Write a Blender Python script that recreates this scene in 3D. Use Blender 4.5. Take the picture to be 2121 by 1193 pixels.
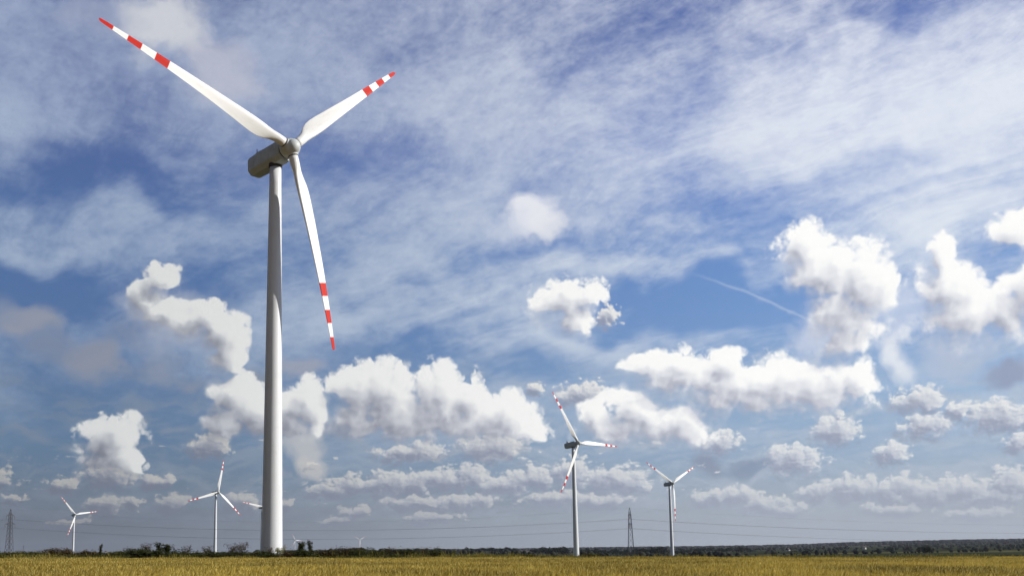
import bpy, math, random
import numpy as np
from mathutils import Vector, Matrix

# ------------------------------------------------------------------ camera
W0, H0 = 2121.0, 1193.0
FOC = 2142.67; PITCH = math.radians(7.764); ROLL = math.radians(1.2557); SHY = 257.7
sc = bpy.context.scene
for o in list(bpy.data.objects): bpy.data.objects.remove(o)
C = sc.collection
fw = Vector((0, math.cos(PITCH), math.sin(PITCH)))
up0 = Vector((0, -math.sin(PITCH), math.cos(PITCH)))
rt0 = Vector((1, 0, 0))
cR, sR = math.cos(ROLL), math.sin(ROLL)
rt = rt0*cR - up0*sR
up = rt0*sR + up0*cR
cam = bpy.data.cameras.new('camera'); camo = bpy.data.objects.new('camera', cam); C.objects.link(camo)
camo.matrix_world = Matrix((( rt.x, up.x, -fw.x, 0), (rt.y, up.y, -fw.y, 0), (rt.z, up.z, -fw.z, 0), (0, 0, 0, 1)))
cam.sensor_fit = 'HORIZONTAL'; cam.sensor_width = 36.0; cam.lens = FOC/W0*36.0
cam.shift_y = SHY/W0; cam.clip_start = 0.5; cam.clip_end = 40000
sc.camera = camo

def ray(px, py):
    """direction in the world that the photograph's point (px, py) looks along"""
    u = (px-W0/2); v = (H0/2+SHY-py)
    d = rt*u + up*v + fw*FOC
    return d.normalized()
def at(px, py, Y):
    d = ray(px, py); return d*(Y/d.y)
def azel(px, py):
    d = ray(px, py)
    return math.degrees(math.atan2(d.x, d.y))/10, math.degrees(math.asin(d.z))/10     # unit: ten degrees

# ------------------------------------------------------------------ exposure and render
sc.render.engine = 'CYCLES'
sc.view_settings.view_transform = 'Standard'; sc.view_settings.look = 'None'
sc.view_settings.exposure = 0; sc.view_settings.gamma = 1
sc.cycles.use_denoising = True; sc.cycles.denoiser = 'OPENIMAGEDENOISE'; sc.cycles.denoising_input_passes = 'RGB_ALBEDO_NORMAL'
sc.cycles.use_adaptive_sampling = True; sc.cycles.adaptive_threshold = 0.02; sc.cycles.adaptive_min_samples = 12
sc.cycles.max_bounces = 6; sc.cycles.diffuse_bounces = 3; sc.cycles.transparent_max_bounces = 8
sc.cycles.sample_clamp_indirect = 4.0

# ------------------------------------------------------------------ sun
SUN_EL = math.radians(26); SUN_AZ = math.radians(90)          # azimuth from +Y towards +X
sd = Vector((math.sin(SUN_AZ)*math.cos(SUN_EL), math.cos(SUN_AZ)*math.cos(SUN_EL), math.sin(SUN_EL)))
sl = bpy.data.lights.new('sun', 'SUN'); sl.energy = 4.6; sl.angle = math.radians(0.5); sl.color = (1.0, 0.96, 0.90)
slo = bpy.data.objects.new('sun', sl); C.objects.link(slo)
slo.rotation_euler = sd.to_track_quat('Z', 'Y').to_euler()

# ------------------------------------------------------------------ world: sky with clouds
world = bpy.data.worlds.new('World'); sc.world = world; world.use_nodes = True
world.cycles.sampling_method = 'MANUAL'; world.cycles.sample_map_resolution = 256

class NT:
    """small helper for building node trees"""
    def __init__(s, tree): s.t = tree; s.n = tree.nodes; s.l = tree.links
    def new(s, typ, **kw):
        n = s.n.new(typ)
        for k, v in kw.items(): setattr(n, k, v)
        return n
    def put(s, sock, v):
        if isinstance(v, bpy.types.NodeSocket): s.l.new(v, sock)
        elif v is not None: sock.default_value = v
    def m(s, op, a, b=None, c=None, clamp=False):
        n = s.n.new('ShaderNodeMath'); n.operation = op; n.use_clamp = clamp
        for i, v in enumerate((a, b, c)):
            if v is not None: s.put(n.inputs[i], v)
        return n.outputs[0]
    def v(s, op, a, b=None, c=None, out=0):
        n = s.n.new('ShaderNodeVectorMath'); n.operation = op
        for i, v in enumerate((a, b, c)):
            if v is not None: s.put(n.inputs[i], v)
        if op == 'SCALE': pass
        return n.outputs['Value'] if op in ('LENGTH', 'DOT_PRODUCT', 'DISTANCE') else n.outputs[0]
    def scale(s, a, k):
        n = s.n.new('ShaderNodeVectorMath'); n.operation = 'SCALE'
        s.put(n.inputs[0], a); s.put(n.inputs['Scale'], k); return n.outputs[0]
    def xyz(s, x=0.0, y=0.0, z=0.0):
        n = s.n.new('ShaderNodeCombineXYZ')
        for i, v in enumerate((x, y, z)): s.put(n.inputs[i], v)
        return n.outputs[0]
    def sep(s, v):
        n = s.n.new('ShaderNodeSeparateXYZ'); s.l.new(v, n.inputs[0]); return n.outputs
    def noise(s, vec, scale, detail=4, rough=.55, dist=0.0, color=False, lac=2.0):
        n = s.n.new('ShaderNodeTexNoise'); n.noise_dimensions = '2D'; s.put(n.inputs['Vector'], vec)
        n.inputs['Scale'].default_value = scale; n.inputs['Detail'].default_value = detail
        n.inputs['Roughness'].default_value = rough; n.inputs['Distortion'].default_value = dist
        n.inputs['Lacunarity'].default_value = lac
        return n.outputs['Color'] if color else n.outputs['Fac']
    def voro(s, vec, scale, detail=0, rough=.5):
        n = s.n.new('ShaderNodeTexVoronoi'); n.feature = 'F1'; n.voronoi_dimensions = '2D'; s.put(n.inputs['Vector'], vec)
        n.inputs['Scale'].default_value = scale; n.inputs['Detail'].default_value = detail
        n.inputs['Roughness'].default_value = rough
        return n.outputs['Distance']
    def sstep(s, x, a, b, lo=0.0, hi=1.0, smooth=True):
        n = s.n.new('ShaderNodeMapRange'); n.interpolation_type = 'SMOOTHSTEP' if smooth else 'LINEAR'
        s.put(n.inputs['Value'], x); s.put(n.inputs['From Min'], a); s.put(n.inputs['From Max'], b)
        s.put(n.inputs['To Min'], lo); s.put(n.inputs['To Max'], hi); return n.outputs[0]
    def mix(s, f, a, b, blend='MIX'):
        n = s.n.new('ShaderNodeMix'); n.data_type = 'RGBA'; n.blend_type = blend
        s.put(n.inputs[0], f)
        for sock, v in ((n.inputs[6], a), (n.inputs[7], b)):
            if isinstance(v, tuple) and len(v) == 3: v = (*v, 1)
            s.put(sock, v)
        return n.outputs[2]
    def ramp(s, f, stops, interp='LINEAR'):
        n = s.n.new('ShaderNodeValToRGB'); n.color_ramp.interpolation = interp
        e = n.color_ramp.elements
        while len(e) > 1: e.remove(e[-1])
        e[0].position = stops[0][0]; e[0].color = (*stops[0][1], 1)
        for p, c in stops[1:]:
            q = e.new(p); q.color = (*c, 1)
        s.put(n.inputs[0], f); return n.outputs[0]

def lin(r, g=None, b=None):
    """8-bit display colour to linear light"""
    if g is None: r, g, b = r
    f = lambda c: (c/255/12.92) if c <= 10 else ((c/255+.055)/1.055)**2.4
    return (f(r), f(g), f(b))

def blob_px(b):
    cx, cy, rx, ry = b[:4]
    a, e = azel(cx, cy)
    dx = (azel(cx+rx, cy)[0]-azel(cx-rx, cy)[0])/2
    dy = (azel(cx, cy-ry)[1]-azel(cx, cy+ry)[1])/2
    return a, e, dx, dy
def blob(t, Q, b):
    """1 at the centre of the ellipse, 0 on its rim, negative outside"""
    a, e, dx, dy = blob_px(b)
    q = t.v('MULTIPLY_ADD', Q, (1/dx, 1/dy, 0), (-a/dx, -e/dy, 0))
    return t.m('SUBTRACT', 1.0, t.v('LENGTH', q))
def cluster(t, Q, el, blobs, base=None, soft=.2, slope=0.0, az=None):
    f = None
    for b in blobs:
        k = blob(t, Q, b)
        f = k if f is None else t.m('SMOOTH_MAX', f, k, soft)
    if base is not None:
        bx, by, h = base
        e0 = azel(bx, by)[1]; hh = azel(bx, by-min(h, 24))[1]-e0
        g = t.m('MULTIPLY_ADD', el, 1/hh, -e0/hh)
        f = t.m('SMOOTH_MIN', f, g, .15)
    return f

# large cumulus: ([lobes (x, y, rx, ry)], (x, y of flat base, height over which it thickens))
BIG = [
 ([(745,815,58,55),(800,805,60,52),(905,815,52,56),(915,850,60,60),(975,830,42,55),(1040,865,62,52),(1085,888,40,32),(840,875,150,55),(1000,885,120,40),(735,862,40,50),(800,850,95,60),(930,860,90,60),(770,886,84,34),(900,890,125,34),(1035,896,85,28)], (850,918,45)),
 ([(480,825,58,48),(535,850,60,45),(636,838,44,46),(600,850,56,42),(465,875,45,38),(560,875,120,48),(480,888,62,30),(598,888,64,30)], (560,916,45)),
 ([(1310,850,58,48),(1345,875,60,45),(1420,888,50,45),(1370,885,110,48),(1240,865,42,42),(1285,893,90,36),(1405,880,74,46),(1335,862,78,52)], (1370,930,40)),
 ([(1355,757,55,34),(1415,765,60,42),(1505,748,40,30),(1480,790,90,45),(1600,790,85,46),(1640,815,140,48),(1490,822,80,36),(1560,832,110,38),(1560,800,120,50),(1700,822,110,42),(1400,785,70,40),(1700,800,90,52),(1775,800,40,58)], (1600,866,50)),
 ([(1662,512,52,48),(1705,570,85,70),(1790,595,72,80),(1745,650,88,70),(1742,705,60,40)], None),
 ([(1960,535,32,46),(1965,600,70,66),(1990,660,95,62),(2080,650,70,66),(2140,610,60,70)], (2000,735,60)),
 ([(2100,480,56,44)], None),
 ([(1165,628,64,48),(1215,606,34,30),(1185,660,45,36)], None),
 ([(232,925,62,58),(215,950,60,40),(262,950,40,36)], (232,980,40)),
 ([(340,576,34,24),(302,612,40,44),(335,650,58,34),(385,668,60,32),(432,655,44,30),(465,690,48,48),(470,738,34,40)], None),
]
# small and distant cumulus
SMALL = [
 (325,993,26,13),(435,925,36,20),(130,1002,30,14),(230,985,50,20),(1110,802,14,10),(1260,655,18,18),
 (1642,950,46,26),(1845,937,30,17),(1915,880,48,22),(1730,890,42,24),(1900,828,44,20),(1985,848,24,12),(2070,862,62,26),(2110,912,26,16),(1205,815,44,22),(1490,915,36,18),
 (690,1012,46,16),(735,1000,40,16),(800,1000,44,20),(850,998,48,18),(930,992,60,18),(970,988,30,24),(1040,1000,60,18),(1105,990,50,18),(1185,975,34,26),(1275,995,60,24),(1310,1000,36,24),
 (860,1038,60,12),(960,1038,60,12),(740,1060,36,8),(1150,1030,60,12),(1240,1035,60,10),(1020,925,60,25),(850,935,60,14),
 (1700,1018,40,16),(1770,1010,60,20),(1850,1010,70,22),(1930,1020,60,18),(2000,1012,60,24),(2095,1000,46,26),(2050,1030,70,16),
 (1480,1030,40,13),(1530,1025,34,18),(1580,1040,44,13),(1640,1052,30,9),(1860,1050,60,10),(2030,1060,60,8),(1980,1065,30,6),
 (220,1042,36,15),(280,1043,18,7),(358,1037,26,13),(5,992,24,18),(510,1040,30,15),(150,1080,30,6),(590,1042,16,8),(30,1030,30,6),(900,1070,50,8),(700,1075,30,6),
]
# thin soft clouds: (x, y, rx, ry, display colour, strength)
SOFT = [
 (340,50,110,95,(205,208,215),.95),(450,150,110,75,(188,190,205),.75),(200,30,90,60,(165,172,195),.4),
 (1105,445,66,48,(228,230,238),1.0),(1055,475,60,36,(205,212,228),.6),(1150,470,40,30,(228,230,236),.8),(1215,470,30,40,(195,205,225),.5),
 (50,665,68,50,(142,149,166),1.0),(20,640,50,40,(130,142,166),.6),(190,745,86,52,(136,144,162),1.0),(100,725,90,50,(122,135,160),.85),
 (330,750,46,62,(136,146,166),.7),(390,802,50,26,(134,143,162),.7),(270,690,80,40,(122,136,162),.6),(620,760,58,26,(156,162,178),.8),(540,775,60,24,(138,142,152),.6),
 (370,690,130,56,(150,160,182),.65),(360,650,120,60,(178,184,198),.6),(1010,930,90,26,(206,204,200),.7),(880,938,70,18,(172,174,182),.7),(636,925,60,44,(186,188,192),.85),(640,968,36,22,(190,190,190),.8),(1862,745,34,62,(236,239,244),.85),(2085,776,62,26,(150,160,186),.9),(1960,740,80,50,(184,194,214),.6),(1560,962,60,20,(130,142,168),.6),(1475,955,34,24,(138,148,170),.8),(1600,985,40,10,(180,190,205),.5),
 (1690,700,80,60,(215,220,235),.6),(1850,640,80,90,(215,222,238),.5),(705,888,40,26,(140,148,166),.6),(700,690,1,1,(0,0,0),0),
]
# where the high veil is thick (+) or torn open (-)
VEIL = [(1480,560,330,26,.26),(1300,690,260,30,.22),(330,330,110,26,.22),(60,260,160,60,.12),(200,390,330,40,-.22),(60,620,160,50,-.1),(1000,640,330,36,.25),(1150,420,380,60,.12),(650,640,120,40,.15),(450,110,620,190,.20),(250,260,300,50,.12),(1700,480,500,60,.15),(1880,240,430,240,.54),(1350,270,340,190,.30),(900,190,250,120,.16),(100,200,200,90,.10),(250,480,330,70,.30),(80,330,160,60,-.12),
        (90,610,230,75,-.30),(300,300,200,110,-.18),(1450,630,260,75,-.27),(720,360,150,110,-.18),(1860,20,200,45,-.21),(1860,355,140,34,-.13),(640,45,160,60,-.07),
        (800,470,260,60,.12),(1050,560,330,40,.30),(1250,700,330,45,.30),(760,720,120,60,-.18),(1000,760,260,50,-.21),(1350,930,700,110,-.06),(330,900,400,110,-.21),(1640,25,120,40,.2),(1950,470,250,60,.15),(60,520,200,40,.25)]

def build_sky():
    t = NT(world.node_tree)
    for n in list(t.n): t.n.remove(n)
    geo = t.new('ShaderNodeTexCoord').outputs['Generated']
    D = t.v('NORMALIZE', geo)
    X, Y, Z = t.sep(D)
    az = t.m('MULTIPLY', t.m('ARCTAN2', X, Y), 5.7295779)
    el = t.m('MULTIPLY', t.m('ARCSINE', Z), 5.7295779)
    Q0 = t.xyz(az, el, 0.0)
    # ---- clear air: the physical sky, graded towards this afternoon's tones
    sky = t.new('ShaderNodeTexSky'); sky.sky_type = 'NISHITA'; sky.sun_disc = False
    sky.sun_elevation = SUN_EL; sky.sun_rotation = SUN_AZ; sky.air_density = 1.0; sky.dust_density = 1.2; sky.ozone_density = 3.0
    phys = t.scale(sky.outputs[0], 0.09)
    ef = t.m('DIVIDE', el, 4.0, clamp=True)       # 0..40 degrees
    left = t.ramp(ef, [(0.0, lin(104,112,124)), (.06, lin(98,112,134)), (.15, lin(90,119,156)), (.30, lin(84,116,168)), (.42, lin(80,114,172)), (.58, lin(86,106,166)), (.72, lin(82,102,158)), (1, lin(70,84,140))])
    left = t.scale(left, .86)
    right = t.ramp(ef, [(0.0, lin(168,176,186)), (.1, lin(156,176,202)), (.2, lin(152,181,216)), (.3, lin(122,160,215)), (.4, lin(110,150,212)), (.54, lin(116,144,212)), (.7, lin(90,114,180)), (1, lin(72,88,160))])
    af = t.sstep(az, -2.6, 2.2)
    grade = t.mix(af, left, right)
    clear = t.mix(.8, phys, grade)
    # ---- high veil of cirrus on a plane far overhead
    zz = t.m('MAXIMUM', t.m('ADD', Z, .10), .03)
    P = t.xyz(t.m('DIVIDE', X, zz), t.m('DIVIDE', Y, zz), 0.0)
    mp = t.new('ShaderNodeMapping'); mp.vector_type = 'TEXTURE'; t.put(mp.inputs['Vector'], P)
    mp.inputs['Rotation'].default_value = (0, 0, math.radians(128)); mp.inputs['Scale'].default_value = (1.5, .62, 1)
    Pw = t.v('ADD', mp.outputs[0], t.scale(t.v('SUBTRACT', t.noise(P, 1.1, 4, .55, color=True), (.5, .5, .5)), .6))
    n1 = t.noise(Pw, 1.6, 10, .68, .0)
    mp2 = t.new('ShaderNodeMapping'); t.put(mp2.inputs['Vector'], Pw); mp2.inputs['Scale'].default_value = (.55, 2.2, 1)
    n2 = t.noise(mp2.outputs[0], 2.3, 10, .80, .0)
    n3 = t.noise(P, .55, 4, .5)
    cov = t.m('MULTIPLY_ADD', n1, .92, t.m('MULTIPLY_ADD', n2, .42, .065))
    cov = t.m('MULTIPLY_ADD', t.noise(t.v('MULTIPLY', Q0, (1, 1.5, 1)), 3.2, 8, .66, .0), .34, cov)
    cov = t.m('MULTIPLY_ADD', t.m('SUBTRACT', t.noise(t.v('MULTIPLY', Q0, (1, 1.9, 1)), 11, 5, .65), .5), .30, cov)
    cov = t.m('MULTIPLY_ADD', t.m('SUBTRACT', n3, .5), .95, t.m('ADD', cov, .25))
    Qs = t.v('ADD', Q0, t.scale(t.v('SUBTRACT', t.noise(Q0, 1.6, 3, .5, color=True), (.5, .5, .5)), .55))
    for b in VEIL:
        k = t.sstep(blob(t, Qs, b), -.45, .75)
        cov = t.m('MULTIPLY_ADD', k, b[4]*.9, cov)
    cov = t.m('ADD', cov, t.sstep(az, -2.4, 1.2, .04, .03))
    va = t.sstep(cov, .84, 1.72)
    va = t.m('MULTIPLY', va, t.sstep(el, .35, 1.3, .25, 1.0))
    va = t.m('MULTIPLY', va, .92)
    vl = t.mix(t.sstep(el, 1.2, 3.2), lin(166,182,204), lin(166,179,207))
    vr = t.mix(t.sstep(el, 1.2, 3.2), lin(226,233,242), lin(238,242,250))
    vcol = t.mix(t.sstep(az, -2.2, 2.2), vl, vr)
    col = t.mix(va, clear, vcol)
    # ---- vapour trail
    a0, e0 = azel(1395, 553); a1, e1 = azel(1690, 668)
    L = math.hypot(a1-a0, e1-e0); ux, uy = (a1-a0)/L, (e1-e0)/L
    Qt = t.v('ADD', Q0, t.scale(t.v('SUBTRACT', t.noise(Q0, 9, 3, .5, color=True), (.5, .5, .5)), .018))
    along = t.m('SUBTRACT', t.v('DOT_PRODUCT', Qt, (ux, uy, 0)), a0*ux+e0*uy)
    off = t.m('SUBTRACT', t.v('DOT_PRODUCT', Qt, (-uy, ux, 0)), -a0*uy+e0*ux)
    off = t.m('ABSOLUTE', t.m('MULTIPLY_ADD', t.m('POWER', t.m('SUBTRACT', t.m('DIVIDE', along, L), .5), 2.0), .10, t.m('SUBTRACT', off, .018)))
    tr = t.sstep(off, .002, .012, 1.0, 0.0)
    tr = t.m('MULTIPLY', tr, t.sstep(along, 0, L*.5)); tr = t.m('MULTIPLY', tr, t.sstep(along, L*.93, L, 1.0, 0.0))
    col = t.mix(t.m('MULTIPLY', tr, .22), col, lin(225,232,242))
    # ---- warped coordinates shared by the low clouds
    w1 = t.scale(t.v('SUBTRACT', t.noise(Q0, 3.2, 4, .55, color=True), (.5, .5, .5)), .22)
    Q1 = t.v('ADD', Q0, w1)
    # faint grey rolls far off
    rl = t.noise(t.v('MULTIPLY', Q1, (1, 4.2, 1)), 3.1, 7, .6)
    ra = t.m('MULTIPLY', t.sstep(rl, .42, .68), t.m('MULTIPLY', t.sstep(el, .05, .3), t.sstep(el, .7, 1.3, .55, 0.0)))
    col = t.mix(ra, col, t.mix(t.sstep(az, -2.8, 1.6), lin(126,138,154), lin(182,193,208)))
    # thin soft clouds
    fb = t.noise(t.v('MULTIPLY', Q1, (1, 1.3, 1)), 3.0, 7, .58)
    for b in SOFT:
        if b[5] <= 0: continue
        k = t.m('MULTIPLY_ADD', t.m('SUBTRACT', fb, .5), 1.5, blob(t, Q1, b))
        a = t.m('MULTIPLY', t.sstep(k, -.15, .72), b[5])
        col = t.mix(a, col, lin(b[4]))
    # cumulus density, as a group so it can be sampled again a step towards the sun
    def dens_group(name, body):
        g = bpy.data.node_groups.new(name, 'ShaderNodeTree')
        g.interface.new_socket('Q', in_out='INPUT', socket_type='NodeSocketVector')
        g.interface.new_socket('D', in_out='OUTPUT', socket_type='NodeSocketFloat')
        g.interface.new_socket('F', in_out='OUTPUT', socket_type='NodeSocketFloat')
        gt = NT(g); gi = gt.new('NodeGroupInput'); go = gt.new('NodeGroupOutput')
        d, f = body(gt, gi.outputs[0]); gt.l.new(d, go.inputs[0]); gt.l.new(f, go.inputs[1])
        return g
    def billow(g, Q, sc, amps):
        out = None
        for k, am in enumerate(amps):
            v = g.voro(g.v('ADD', Q, (k*3.7, k*1.9, 0)), sc*2.15**k)
            p = g.m('MULTIPLY_ADD', g.m('MULTIPLY', v, v), -am*1.6, am*.42)      # rounded heads with creases between
            out = p if out is None else g.m('ADD', out, p)
        return out
    def big_body(g, Q):
        qe = g.sep(Q)[1]
        Qw = g.v('ADD', Q, g.scale(g.v('SUBTRACT', g.noise(Q, 4.5, 3, .55, color=True), (.5, .5, .5)), .14))
        f = None
        for blobs, base in BIG:
            k = cluster(g, Qw, qe, [(x, y, rx*1.12, ry*1.12) for x, y, rx, ry in blobs], base)
            f = k if f is None else g.m('MAXIMUM', f, k)
        Qd = g.v('ADD', Q, g.scale(g.v('SUBTRACT', g.noise(Q, 13, 4, .6, color=True), (.5, .5, .5)), .06))
        n = g.m('ADD', billow(g, Qd, 7.5, (.36, .2, .11)), g.m('MULTIPLY', g.m('SUBTRACT', g.noise(Qd, 9, 9, .64), .5), .85))
        n = g.m('MULTIPLY', n, g.sstep(f, -.6, -.05))
        return g.m('ADD', g.m('ADD', n, f), .12), f
    def small_body(g, Q):
        Qw = g.v('ADD', Q, g.scale(g.v('SUBTRACT', g.noise(Q, 10, 3, .55, color=True), (.5, .5, .5)), .10))
        f = None
        for b in SMALL:
            k = blob(g, Qw, (b[0], b[1], b[2]*1.3, b[3]*1.25))
            f = k if f is None else g.m('MAXIMUM', f, k)
        Qd = g.v('MULTIPLY', g.v('ADD', Q, g.scale(g.v('SUBTRACT', g.noise(Q, 26, 3, .6, color=True), (.5, .5, .5)), .035)), (1, 1.5, 1))
        n = g.m('ADD', billow(g, Qd, 17, (.42, .2)), g.m('MULTIPLY', g.m('SUBTRACT', g.noise(Qd, 15, 8, .64), .5), 1.7))
        # far ranks of cumulus that no single lobe describes
        band = g.noise(g.v('MULTIPLY', Q, (1, 3.4, 1)), 4.2, 5, .6)
        e = g.sep(Q)[1]
        wnd = g.m('MULTIPLY', g.sstep(e, .10, .30), g.sstep(e, .6, 1.0, 1.0, 0.0))
        band = g.m('SUBTRACT', g.m('MULTIPLY', g.m('SUBTRACT', band, .63), 4.5), g.m('MULTIPLY', g.m('SUBTRACT', 1.0, wnd), 3.0))
        f2 = g.m('SMOOTH_MAX', f, g.m('SUBTRACT', band, .35), .25)
        n = g.m('MULTIPLY', n, g.sstep(f2, -.7, -.1))
        return g.m('ADD', g.m('MULTIPLY_ADD', n, .85, f2), .12), f2
    def layer(col, name, body, Q, step, wide, amax, w0, w1, light, mid, dark, kD, kF, bias, under=None):
        g = dens_group(name, body)
        def samp(q):
            n = t.new('ShaderNodeGroup'); n.node_tree = g; t.put(n.inputs[0], q); return n.outputs
        s0 = samp(Q)
        s1 = samp(t.v('ADD', Q, (step*.78, step*.62, 0)))
        s2 = samp(t.v('ADD', Q, (wide*.55, wide*.83, 0)))
        if under is not None:
            ua = t.m('MULTIPLY', t.sstep(s2[0], -.05, 1.0), under[1])
            col = t.mix(ua, col, under[0])
        lee = t.m('SUBTRACT', s2[1], s0[1])                       # side turned away from the sun: softer rim
        edge = t.sstep(lee, -.15, .35, w0, w1)
        a = t.m('MULTIPLY', t.sstep(s0[0], -.02, edge), amax)
        gd = t.m('MULTIPLY', t.m('SUBTRACT', t.m('MINIMUM', s0[0], 1.6), t.m('MINIMUM', s1[0], 1.6)), kD)
        gd = t.m('DIVIDE', gd, t.m('SQRT', t.m('MULTIPLY_ADD', gd, gd, 1.0)))
        k = t.m('MULTIPLY_ADD', gd, .32, bias)
        k = t.m('SUBTRACT', k, t.m('MULTIPLY', t.sstep(s2[1], -.1, .85), kF))
        c = t.mix(t.sstep(k, 0.0, .5, smooth=False), dark, mid); c = t.mix(t.sstep(k, .45, 1.08), c, light)
        return t.mix(a, col, c), a
    # brightness grows towards the sun's side of the sky
    s_af = t.sstep(az, -2.8, 1.6)
    bl = t.mix(s_af, lin(214,216,216), lin(255,255,253))
    bm = t.mix(s_af, lin(168,172,180), lin(226,228,234))
    bd = t.mix(s_af, lin(116,120,134), lin(172,176,191))
    col, a1 = layer(col, 'small_cumulus', small_body, Q0, .014, .035, t.sstep(el, .3, 1.2, .66, .92), .42, 1.6,
                t.mix(s_af, lin(196,193,185), lin(242,241,238)), t.mix(s_af, lin(150,154,164), lin(204,208,218)), t.mix(s_af, lin(112,118,134), lin(160,166,184)), 2.4, .60, .84,
                (t.mix(s_af, lin(112,118,134), lin(150,158,180)), .9))
    col, a2 = layer(col, 'large_cumulus', big_body, Q0, .036, .10, 1.0, t.sstep(az, -1.0, 1.8, .28, .42), 1.3, bl, bm, bd, 1.5, .88, 1.05)
    # low air in front of the farthest clouds
    lowair = t.mix(s_af, lin(102,108,122), lin(166,174,186))
    col = t.mix(t.sstep(el, .0, .5, .8, 0.0), col, lowair)
    away = t.sstep(az, -9.0, -3.2, .38, 1.0)
    away = t.m('MINIMUM', away, t.sstep(az, 9.0, 17.0, 1.0, .38))
    away = t.m('MULTIPLY', away, t.sstep(el, 3.6, 6.5, 1.0, .45))
    col = t.scale(col, away)
    bg = t.new('ShaderNodeBackground'); t.put(bg.inputs[0], col); bg.inputs[1].default_value = 1.0
    out = t.new('ShaderNodeOutputWorld'); t.l.new(bg.outputs[0], out.inputs[0])
build_sky()

# ------------------------------------------------------------------ helpers for objects
rnd = random.Random(7)
KT = math.tan(ROLL)
def smooth(a, b, x):
    t = np.clip((x-a)/(b-a), 0, 1); return t*t*(3-2*t)
def vnoise(x, y, seed=0):
    """cheap value noise for terrain and crops, numpy arrays in, 0..1 out"""
    x = np.asarray(x, float); y = np.asarray(y, float)
    xi = np.floor(x); yi = np.floor(y); fx = x-xi; fy = y-yi
    fx = fx*fx*(3-2*fx); fy = fy*fy*(3-2*fy)
    def h(a, b):
        v = np.sin(a*127.1+b*311.7+seed*74.7)*43758.5453; return v-np.floor(v)
    return (h(xi,yi)*(1-fx)+h(xi+1,yi)*fx)*(1-fy)+(h(xi,yi+1)*(1-fx)+h(xi+1,yi+1)*fx)*fy

SKY_AZ = np.radians([-60,-27, -21, -15, -9, -5, 0, 5, 9, 12, 15, 17.5, 20, 22, 24.5, 27, 60])
SKY_H  = np.array([30, 36, 34, 32, 27, 28, 24, 21, 17, 14, 13, 17, 18, 18, 17, 14, 14])*1.0    # metres of ridge above the camera, far away
def gz(x, y):
    """height of the ground"""
    x = np.asarray(x, float); y = np.asarray(y, float)
    r = np.hypot(x, y); a = np.arctan2(x, np.maximum(y, 1e-6)); a = np.where(y > 0, a, np.sign(x+1e-9)*1.5)
    zx = np.where(x < 0, -KT*np.maximum(x, -1000), -6*np.tanh(KT*np.maximum(x, 0)/6))
    g = -2.7+.0072*np.minimum(y, 205)
    g = g + smooth(205, 420, y)*np.where(x < 0, 1.1, .2)
    side = smooth(-150, 250, x)
    g = g - side*3.0*smooth(350, 900, y)*(1-smooth(1500, 3000, y))
    left = smooth(-100, -500, x)*smooth(900, 1900, y)*1.2
    near = zx+g+left
    ridge = np.interp(a, SKY_AZ, SKY_H)-14
    far = smooth(2400, 5600, r)
    und = (vnoise(x/420, y/420, 3)-.5)*5*smooth(700, 1600, r)*(1-far)
    und = und*smooth(-300, 200, x)
    near = np.where(y < 0, zx*0-2.7+zx, near)
    return near*(1-far)+ridge*far+und+(vnoise(x/9, y/9, 5)-.5)*.12

def mesh_np(name, verts, faces, mat=None, parent=None, smooth_sh=False, k=None):
    """verts (n,3), faces (m,k) arrays -> one mesh object"""
    me = bpy.data.meshes.new(name)
    verts = np.asarray(verts, np.float32); faces = np.asarray(faces, np.int32); k = faces.shape[1]
    me.vertices.add(len(verts)); me.vertices.foreach_set('co', verts.ravel())
    me.loops.add(faces.size); me.loops.foreach_set('vertex_index', faces.ravel())
    me.polygons.add(len(faces)); me.polygons.foreach_set('loop_start', np.arange(0, faces.size, k, dtype=np.int32))
    me.polygons.foreach_set('loop_total', np.full(len(faces), k, np.int32))
    if smooth_sh: me.polygons.foreach_set('use_smooth', np.ones(len(faces), bool))
    me.update(calc_edges=True)
    return link(name, me, mat, parent)
def link(name, me, mat=None, parent=None):
    if mat is not None and not me.materials: me.materials.append(mat)
    o = bpy.data.objects.new(name, me); C.objects.link(o)
    if parent is not None: o.parent = parent
    return o
def thing(name, label, cat, loc=(0,0,0), rz=0, group=None):
    o = bpy.data.objects.new(name, None); C.objects.link(o); o.empty_display_size = 1
    o.location = loc; o.rotation_euler = (0, 0, rz); tag(o, label, cat, group); return o
def tag(o, label, cat, group=None):
    o['label'] = label; o['category'] = cat
    if group: o['group'] = group
    return o
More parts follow.
